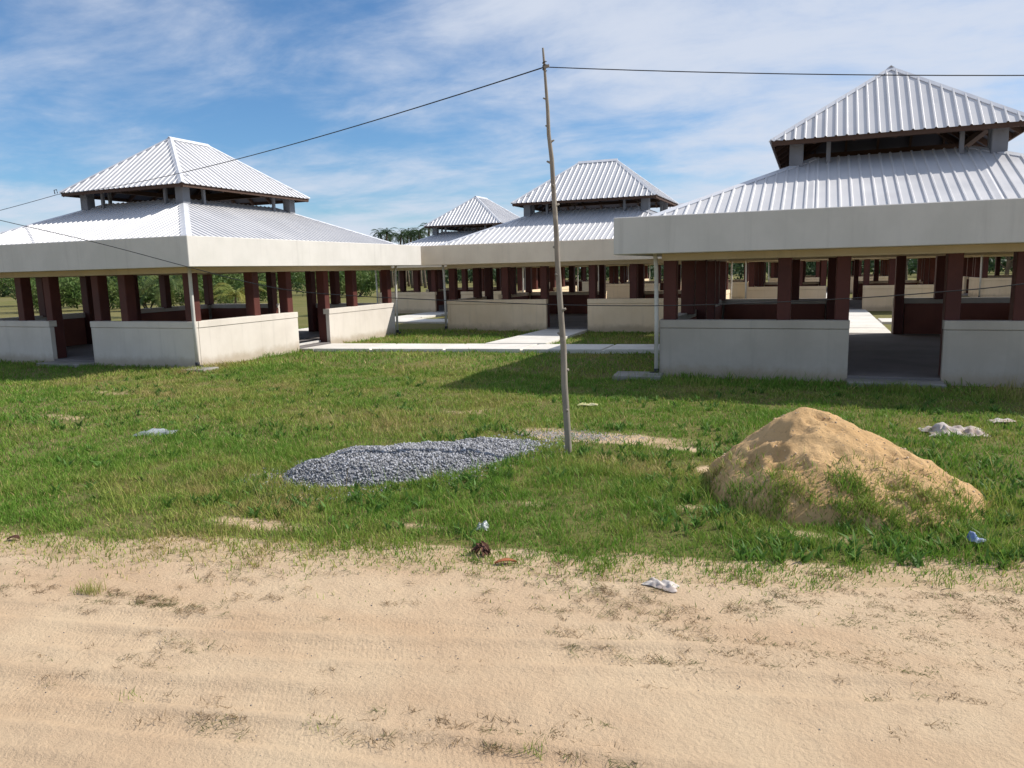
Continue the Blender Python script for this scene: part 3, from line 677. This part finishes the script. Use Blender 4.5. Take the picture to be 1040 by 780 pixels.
o = sow(-13.5, 4.2, 7.3, 13.8, 1950, .80, .0105, 'lawn_grass'); tag(o, 'patchy lawn between the verge and the pavilion fronts', 'grass')
o = sow(-26, 9, 13.1, 24, 330, 1.1, .02, 'courtyard_grass'); tag(o, 'grass growing between the pavilions and walkways', 'grass')
o = sow(-13.5, -8.5, 2.4, 7.3, 1500, 1.0, .010, 'roadside_grass'); tag(o, 'grass on the open roadside lawn before the cable-tied pavilion', 'grass')
o = sow(-20, -13.5, 5.0, 13.1, 700, 1.0, .015, 'side_lawn_grass'); tag(o, 'grass in front of the pavilion with the tied cable', 'grass')
# grass colonising the near flank of the sand mound
n = 42000; x = rng.uniform(-1.3, 1.9, n); y = rng.uniform(5.9, 7.3, n); mh = mound_h(x, y); cl_ = fbm(x, y, .16, 3, 84); big_ = fbm(x, y, .5, 3, 85)
k = (mh > .01) & (rng.random(n) < sstep(.44, .08, mh+.4*(big_-.5))*np.clip((cl_-.42)*4.0, 0, 1)) & (y < 7.05-.1*np.abs(x)); x, y, mh = x[k], y[k], mh[k]; n = len(x)
tag(link('mound_grass', blades(x, y, gz(x, y)+mh-.015, rng.uniform(.04, .115, n), np.full(n, .007), rng.uniform(.2, 1.1, n), grass_tint(x, y, n, .22), M['blade'], 'mound_grass')), 'grass and weeds creeping up the flank of the sand heap', 'grass', None, 'stuff')
# taller tufts and seed heads
n = 5200; x = np.concatenate([rng.uniform(-7.5, 2.6, n), rng.uniform(-3.5, 4, 1500)]); y = np.concatenate([rng.uniform(4.6, 9.5, n), rng.uniform(12.7, 13.9, 1500)]); n = len(x)
gr, _ = gravel_r(x, y); cl_ = fbm(x, y, .5, 3, 91); k = (cl_ > .52) & (gr > 1.0) & ((mound_h(x, y) < .12)) & (bare(x, y) < .35) & (road_w(x, y) > .35) & ~hard_mask(x, y, .05); x, y = x[k], y[k]; n = len(x)
me = blades(x, y, gz(x, y)+mound_h(x, y), rng.uniform(.14, .30, n), np.full(n, .006), rng.uniform(.2, .8, n), grass_tint(x, y, n, .15), M['blade'], 'tall_grass')
tag(link('tall_grass', me), 'taller grass stalks and seed heads among the lawn', 'grass', None, 'stuff')

n = 5200; x = rng.uniform(-13, 3.6, n); y = rng.uniform(4.8, 12.8, n); cl_ = fbm(x, y, .8, 3, 101); gr, _ = gravel_r(x, y)
k = (cl_ > .5) & ((gr < 1.9) | (np.hypot(x-.3, y-7.0) < 2.3) | (rng.random(n) < .22)) & (gr > 1.02) & (mound_h(x, y) < .05) & (bare(x, y) < .4) & (road_w(x, y) > .4) & ~hard_mask(x, y, .1); x, y = x[k], y[k]; x = np.repeat(x, 7)+rng.normal(0, .018, len(x)*7); y = np.repeat(y, 7)+rng.normal(0, .018, len(y)*7); n = len(x)
wt = np.array((.10, .20, .036))*rng.uniform(.7, 1.3, (n, 1)); me = blades(x, y, gz(x, y)-.004, rng.uniform(.05, .13, n), rng.uniform(.016, .034, n), rng.uniform(.4, 1.1, n), np.concatenate([wt, np.ones((n, 1))], 1), M['blade'], 'broadleaf_weeds')
tag(link('broadleaf_weeds', me), 'low dark broadleaf weeds scattered through the lawn', 'weeds', None, 'stuff')
# dry sprigs creeping over the sand of the road
spots = []
def spr(n, px, py, sx, sy): spots.append(np.stack([rng.normal(px, sx, n), rng.normal(py, sy, n)], -1))
def along(n, t0, t1, w0, w1, pw=1):
    t_ = rng.uniform(t0, t1, n); w_ = w0+(w1-w0)*rng.random(n)**pw
    spots.append(np.stack([RP[0]+t_*RD[0]+w_*RN[0], RP[1]+t_*RD[1]+w_*RN[1]], -1))
along(620, -6.5, 5, -.60, .25, .8); along(700, .4, 4.6, -1.15, -.05, .9); along(70, -6, 4.5, -3.6, -.2); along(60, -2.2, .8, -1.95, -1.6); along(30, 1.6, 3, -1.8, -1.2)
for (px, py, n) in ((-4.6, 3.27, 34), (-4.1, 3.36, 32), (-3.7, 3.38, 26), (-4.9, 3.15, 24), (-3.3, 3.02, 14), (-3.45, 2.6, 12), (-3.2, 2.75, 10), (-1.4, 2.78, 14), (-.9, 2.85, 16), (.7, 4.35, 22), (-2.4, 2.5, 10)): spr(n, px, py, .22, .05)
sp_ = np.concatenate(spots); sp_ = sp_[fbm(sp_[:, 0], sp_[:, 1], .3, 3, 95) > .40]
px = np.repeat(sp_[:, 0], 15)+rng.normal(0, .028, len(sp_)*15); py = np.repeat(sp_[:, 1], 15)+rng.normal(0, .018, len(sp_)*15); n = len(px)
gc = np.where(rng.random((len(sp_), 1)) < .35, np.array([[.13, .145, .045]]), np.array([[.20, .135, .065]]))*rng.uniform(.6, 1.2, (len(sp_), 1)); tint = np.concatenate([np.repeat(gc, 15, 0)*rng.uniform(.7, 1.3, (n, 1)), np.ones((n, 1))], 1)
me = blades(px, py, np.zeros(n)+.004, rng.uniform(.008, .026, n), np.full(n, .0038), rng.uniform(1.2, 3.6, n), tint, M['blade'], 'dry_sprigs')
tag(link('dry_sprigs', me), 'sparse dry grass sprigs creeping over the sand road', 'grass', None, 'stuff')
tu = []
for (px, py, n, hh_) in ((-4.42, 3.34, 70, .12), (-4.52, 3.33, 40, .07), (-2.05, 2.62, 26, .05), (-1.05, 2.78, 30, .07), (-3.1, 2.5, 18, .05)):
    x = rng.normal(px, .045, n); y = rng.normal(py, .03, n); tu.append((x, y, rng.uniform(.4, 1, n)*hh_))
x = np.concatenate([q[0] for q in tu]); y = np.concatenate([q[1] for q in tu]); h = np.concatenate([q[2] for q in tu]); n = len(x)
tag(link('grass_tufts', blades(x, y, np.zeros(n)-.002, h, np.full(n, .004), rng.uniform(.2, .9, n), grass_tint(x, y, n, .2), M['blade'], 'grass_tufts')), 'small upright grass tufts rooted in the sand road', 'grass', None, 'stuff')

n = 2600; t_ = rng.uniform(-6.5, 4.8, n); w_ = rng.uniform(-3.6, .3, n); lum = rng.uniform(.05, .22, n)
v, f, tt_ = scatter_stones(RP[0]+t_*RD[0]+w_*RN[0], RP[1]+t_*RD[1]+w_*RN[1], np.full(n, .004), rng.uniform(.002, .0065, n), np.stack([lum*1.1, lum*.85, lum*.6, np.ones(n)], -1))
tag(link('sand_debris', np_mesh('sand_debris', v, f, M['stone'], False, {'tint': tt_})), 'tiny dark twigs and pebbles strewn over the sand road', 'debris', None, 'stuff')

# ------------------------------------------------------------------ litter
def crumple(name, lx, ly, ht, mat, seed, n=18, ragged=.25, fold=.16):
    u = np.linspace(-1, 1, n); UX, UY = np.meshgrid(u, u); rr = np.random.default_rng(seed)
    ax = UX*lx/2; ay = UY*ly/2
    z_ = ht*(np.abs(fbm(ax, ay, fold, 3, seed)-.5)*2.6+.5*fbm(ax, ay, fold*3, 2, seed+5))*np.clip(1.25-np.maximum(np.abs(UX), np.abs(UY))**2, .1, 1)
    ax = ax*(1+ragged*(fbm(UY*1.0, UX*0.6, .7, 3, seed+1)-.5)*2)+.3*ht*(fbm(ax, ay, fold, 2, seed+7)-.5); ay = ay*(1+ragged*(fbm(UX, UY*.6, .7, 3, seed+2)-.5)*2)
    idx = np.arange(n*n).reshape(n, n); f = np.stack([idx[:-1, :-1], idx[:-1, 1:], idx[1:, 1:], idx[1:, :-1]], -1).reshape(-1, 4)
    return np_mesh(name, np.stack([ax, ay, z_], -1).reshape(-1, 3), f, mat)
def simple(name, c, c2, rough=.7, spec=.3, sc=8):
    a = Mat(name, rough, spec); a.col(a.mix(a.mrange(a.noise(sc, 5), .4, .65), c, c2)); return a.m
white = simple('woven_sack', (.46, .41, .38), (.34, .25, .20)); paperm = simple('paper', (.55, .50, .46), (.40, .33, .29)); clear = simple('clear_plastic', (.30, .33, .34), (.20, .22, .22), .3, .5)
brown = simple('dry_leaf', (.085, .035, .022), (.15, .07, .035)); orange = simple('orange_leaf', (.34, .12, .05), (.24, .09, .04)); blue = simple('blue_foil', (.10, .17, .36), (.40, .43, .50), .35, .5)
def litter(name, me, x, y, dz, rz, label, cat):
    zz = float(gz(np.array([x]), np.array([y]))[0]) if road_w(x, y) > .1 else .0
    return tag(link(name, me, None, (x, y, zz+dz), (0, 0, rz)), label, cat)
litter('crumpled_sack', crumple('crumpled_sack', .62, .48, .15, white, 3, 26, .45, .19), 1.66, 10.25, .0, .25, 'crumpled white woven sack lying on the grass beyond the sand mound', 'sack')
litter('paper_scrap', crumple('paper_scrap', .32, .15, .06, white, 23), 2.3, 11.0, .03, .4, 'small white scrap on the grass behind the crumpled sack', 'scrap')
litter('paper_scrap', crumple('paper_scrap', .23, .11, .045, paperm, 5, 16, .3, .06), -.86, 4.68, -.004, -.25, 'crumpled whitish paper lying on the sand road', 'paper')
litter('plastic_bag', crumple('plastic_bag', .12, .11, .07, clear, 8, 14, .3, .07), -2.43, 5.30, .0, .3, 'small clear plastic bag caught in the verge grass', 'bag')
litter('plastic_sheet', crumple('plastic_sheet', .50, .28, .09, clear, 12, 16, .4, .2), -8.18, 7.35, .0, .5, 'flat grey plastic sheet lying on the open lawn', 'plastic sheet')
litter('plastic_scrap', crumple('plastic_scrap', .30, .16, .05, simple('yellow_plastic', (.62, .58, .25), (.5, .46, .3)), 15), -3.1, 10.75, .03, .2, 'yellowish scrap on the grass just behind the pole', 'scrap')
litter('foil_wrapper', crumple('foil_wrapper', .10, .09, .08, blue, 18, 14, .2, .06), 1.16, 6.05, .03, .3, 'crumpled blue foil wrapper in the grass before the sand mound', 'wrapper')
def leaf(L, W_, curl, mat, name, n=7):
    mb = MB(); vs = []; fs = []
    for i in range(n):
        t_ = i/(n-1); wv = W_*math.sin(math.pi*min(.98, t_*.9+.06))**.8
        for s_ in (-1, 0, 1): vs.append((L*(t_-.5), s_*wv/2, curl*math.sin(t_*math.pi)*.6+abs(s_)*curl*.45))
    for i in range(n-1):
        for j in range(2): q = i*3+j; fs.append((q, q+1, q+4, q+3))
    return mb.add(vs, fs).mesh(name, mat)
lf = link('dead_leaf_clump', None, None, (-2.2, 4.80, -.012)); tag(lf, 'clump of dark brown dead leaves at the edge of the sand', 'leaves')
for i in range(9):
    o = link('leaf', leaf(random.uniform(.09, .15), random.uniform(.03, .05), .02, brown, 'leaf'), lf, (random.uniform(-.05, .05), random.uniform(-.03, .03), .025+i*.006), (random.uniform(-.5, .5), random.uniform(-1.1, .3), random.uniform(0, 6.28)))
litter('fallen_leaf', leaf(.16, .05, .03, orange, 'fallen_leaf'), -1.97, 4.68, .004, .5, 'orange-brown curled leaf lying on the sand next to dark leaves', 'leaf')
litter('fallen_leaf', leaf(.11, .06, .03, brown, 'fallen_leaf'), -5.96, 3.87, .005, .3, 'single dark brown leaf on bare sand near the verge', 'leaf')

# ------------------------------------------------------------------ trees, shrubs, palms
def leafmat(name, c, c2):
    a = Mat(name, .6, .25); col = a.mix(a.mrange(a.noise(.9, 4, .6), .35, .68), c, c2); a.col(col)
    tr = a.t.nodes.new('ShaderNodeBsdfTranslucent'); a.lk(col, tr.inputs[0]); ms = a.t.nodes.new('ShaderNodeMixShader'); ms.inputs[0].default_value = .3
    a.lk(a.b.outputs[0], ms.inputs[1]); a.lk(tr.outputs[0], ms.inputs[2]); a.lk(ms.outputs[0], a.t.nodes['Material Output'].inputs[0]); return a.m
M['leafA'] = leafmat('shrub_leaf', (.075, .135, .032), (.14, .175, .048)); M['leafB'] = leafmat('tree_leaf', (.028, .058, .024), (.055, .088, .03)); M['leafP'] = leafmat('palm_leaf', (.055, .10, .028), (.15, .16, .045)); M['leafY'] = leafmat('young_palm_leaf', (.16, .19, .04), (.30, .26, .06))
M['bark'] = simple('bark', (.16, .125, .09), (.10, .08, .06), .9, .1, 5)
def leaf_cloud(blobs, n, size, mat, name, seed):
    rr = np.random.default_rng(seed); P = []
    wts = np.array([b_[3]*b_[4]*b_[5] for b_ in blobs]); wts = wts/wts.sum()
    for b_, w_ in zip(blobs, wts):
        k = max(20, int(n*w_)); d = rr.normal(size=(k, 3)); d /= np.linalg.norm(d, axis=1)[:, None]; r = rr.random(k)**.42
        P.append(np.array(b_[:3])+d*r[:, None]*np.array(b_[3:6]))
    P = np.concatenate(P); P = P[P[:, 2] > .03]; k = len(P); d = rr.normal(size=(k, 3)); d[:, 2] -= .3; d /= np.linalg.norm(d, axis=1)[:, None]; e = np.cross(d, rr.normal(size=(k, 3))); e /= np.linalg.norm(e, axis=1)[:, None]
    s_ = size*rr.uniform(.6, 1.4, k)[:, None]; v = np.stack([P-d*s_, P+e*s_*.38, P+d*s_, P-e*s_*.38], 1)
    return np_mesh(name, v.reshape(-1, 3), np.arange(k*4).reshape(-1, 4), mat)
def shrub_variant(seed, wd, ht, mat):
    rr = random.Random(seed); bl = []
    for i in range(9): bl.append((rr.uniform(-.6, .6)*wd, rr.uniform(-.6, .6)*wd, ht*rr.uniform(.25, .72), wd*rr.uniform(.22, .42), wd*rr.uniform(.22, .42), ht*rr.uniform(.16, .34)))
    mb = MB()
    for i in range(5): q = rr.choice(bl); mb.tube([(rr.uniform(-.1, .1), rr.uniform(-.1, .1), -.1), (q[0]*.5, q[1]*.5, q[2]*.6), q[:3]], [.05, .035, .015], 5)
    return mb.mesh('stems', M['bark']), leaf_cloud(bl, 2600, .11, mat, 'foliage', seed)
SH = [shrub_variant(s_, w_, h_, M[m_]) for s_, w_, h_, m_ in ((1, 2.2, 2.2, 'leafA'), (2, 3., 3.2, 'leafA'), (3, 1.6, 1.5, 'leafA'))]
def tree_variant(seed, ht, wd, mat):
    rr = random.Random(seed); mb = MB(); tr = [(0, 0, -.2), (.08, .05, ht*.25), (.18, -.06, ht*.5), (.1, .1, ht*.8)]
    mb.tube(tr, [ht*.028, ht*.022, ht*.016, ht*.006], 8); bl = []
    for i in range(15):
        a_ = rr.uniform(0, 6.28); r = rr.uniform(.15, 1)*wd*.62; z_ = ht*rr.uniform(.42, .92); p = (r*math.cos(a_), r*math.sin(a_), z_); bl.append((*p, wd*rr.uniform(.16, .32), wd*rr.uniform(.16, .32), ht*rr.uniform(.06, .13)))
        zs = z_*rr.uniform(.45, .75); mb.tube([(.12, .0, zs), (p[0]*.5, p[1]*.5, (zs+z_)/2), p], [ht*.01, ht*.007, ht*.003], 5)
    return mb.mesh('trunk', M['bark']), leaf_cloud(bl, 4200, .17, mat, 'crown', seed)
TR = [tree_variant(11, 6.5, 3.6, M['leafB']), tree_variant(12, 5., 3., M['leafA'])]
def palm_variant(seed, ht, fl, nf, mat, lean):
    rr = random.Random(seed); mb = MB(); pts = [(lean*(i/8)**1.6, 0, -.2+(ht+.2)*i/8) for i in range(9)]
    mb.tube(pts, [max(.06, ht*.024)*(1.25-.5*i/8) for i in range(9)], 8); top = Vector(pts[-1]); fs = MB()
    for i in range(nf):
        az = 6.283*i/nf+rr.uniform(-.2, .2); el = rr.uniform(-.25, 1.15); d = Vector((math.cos(az), math.sin(az), 0)); L = fl*rr.uniform(.8, 1.1); prev = top.copy(); n = 12; cur = el
        side = Vector((-d.y, d.x, 0))
        for s_ in range(n):
            step = (d*math.cos(cur)+Vector((0, 0, math.sin(cur))))*(L/n); nxt = prev+step; cur -= (.10+.05*s_/n)*1.3
            fs.add([prev+side*.015, prev-side*.015, nxt-side*.012, nxt+side*.012], [(0, 1, 2, 3)])
            ll = L*.20*math.sin(math.pi*min(.97, (s_+1.5)/(n+1)))**.6
            for sg in (-1, 1):
                for h_ in (.15, .65):
                    b0 = prev.lerp(nxt, h_); tip = b0+side*sg*ll*.8+step.normalized()*ll*.5-Vector((0, 0, ll*rr.uniform(.25, .55))); wv = step.normalized()*(L*.016)
                    fs.add([b0-wv, b0+wv, tip], [(0, 1, 2)])
            prev = nxt
    me = bpy.data.meshes.new('crown'); me.from_pydata(fs.v, [], fs.f); me.update(); me.materials.append(mat)
    return mb.mesh('trunk', M['bark'], 0, True), me
PALM = [palm_variant(21, 7.4, 1.9, 22, M['leafB'], .9), palm_variant(22, 6.8, 1.8, 22, M['leafB'], -.6), palm_variant(23, 1.1, 2.0, 15, M['leafY'], .1), palm_variant(24, 1.5, 2.4, 16, M['leafP'], .15)]
def plant(name, parts, x, y, s_, rz, label, cat, group):
    o = link(name, None, None, (x, y, 0), (0, 0, rz)); o.scale = (s_, s_, s_); tag(o, label, cat, group)
    for nm, me in parts: link(nm, me, o)
def ax_(u, Y): # lateral position of an azimuth (slope x/y) at depth Y
    return u*Y
for i, (sl, Y, v_, s_) in enumerate(((-1.34, 36, 0, 1.2), (-1.28, 41, 1, 1.), (-1.20, 38, 0, 1.), (-1.16, 45, 1, .9), (-1.10, 37, 2, 1.2), (-1.05, 46, 1, 1.05), (-.99, 40, 0, 1.1), (-.93, 50, 1, 1.1), (-.86, 48, 0, 1.), (-.80, 60, 1, 1.2), (-.72, 66, 1, 1.2), (-1.42, 44, 1, 1.1), (-.66, 58, 0, 1.3))):
    plant('shrub', (('stems', SH[v_][0]), ('foliage', SH[v_][1])), sl*Y, Y, s_*1.05, i*1.3, ('leafy green shrub in the field seen through the cable-tied pavilion' if v_ != 1 else 'tall dark green shrub in the field beyond the cable-tied pavilion'), 'shrub', 'shrubs in the field behind the pavilions')
plant('palm', (('trunk', PALM[2][0]), ('crown', PALM[2][1])), -27.6, 30.5, 1.0, .4, 'low yellow-green palm seen under the sunlit fascia of the cable-tied pavilion', 'palm', None)
plant('palm', (('trunk', PALM[3][0]), ('crown', PALM[3][1])), -33.2, 31.5, 1.15, 1.4, 'low green palm seen between the shaded columns of the cable-tied pavilion', 'palm', None)
for i, (u, Y, v_, s_) in enumerate(((-.612, 88, 0, 1.05), (-.597, 92, 1, 1.08), (-.585, 86, 1, 1.05), (-.575, 94, 0, 1.08), (-.562, 88, 0, 1.0), (-.553, 93, 1, 1.1), (-.540, 88, 1, 1.12), (-.530, 95, 0, 1.18), (-.604, 97, 0, 1.1), (-.568, 98, 1, 1.12), (-.547, 99, 0, 1.1))):
    plant('palm', (('trunk', PALM[v_][0]), ('crown', PALM[v_][1])), u*Y, Y, s_*.95, i*2.1, 'tall dark palm in the row rising above the roofs', 'palm', 'row of distant palms above the roofs')
for i, (x, y, v_, s_) in enumerate(((15.5, 47, 0, 1.), (19.5, 52, 1, 1.1), (23, 45, 0, .95), (12.5, 62, 1, 1.2), (27, 56, 0, 1.1), (7.5, 74, 0, 1.1))):
    plant('tree', (('trunk', TR[v_][0]), ('crown', TR[v_][1])), x, y, s_, i*1.9, 'leafy tree beyond the pavilions, seen through the columns behind the white sack', 'tree', 'trees behind the far pavilions')
# far wood along the horizon, one mass
bl = []
rr = random.Random(5)
for i in range(190):
    az = math.radians(-70+125*i/189)+rr.uniform(-.01, .01); d_ = rr.uniform(105, 150); h_ = rr.uniform(2.6, 4.6); bl.append((math.sin(az)*d_, math.cos(az)*d_, h_*.5, rr.uniform(2.5, 4.5), rr.uniform(2.5, 4.5), h_*.5))
tag(link('distant_wood', leaf_cloud(bl, 60000, .42, M['leafB'], 'distant_wood', 77)), 'dark green wood along the horizon behind the field', 'wood', None, 'stuff')
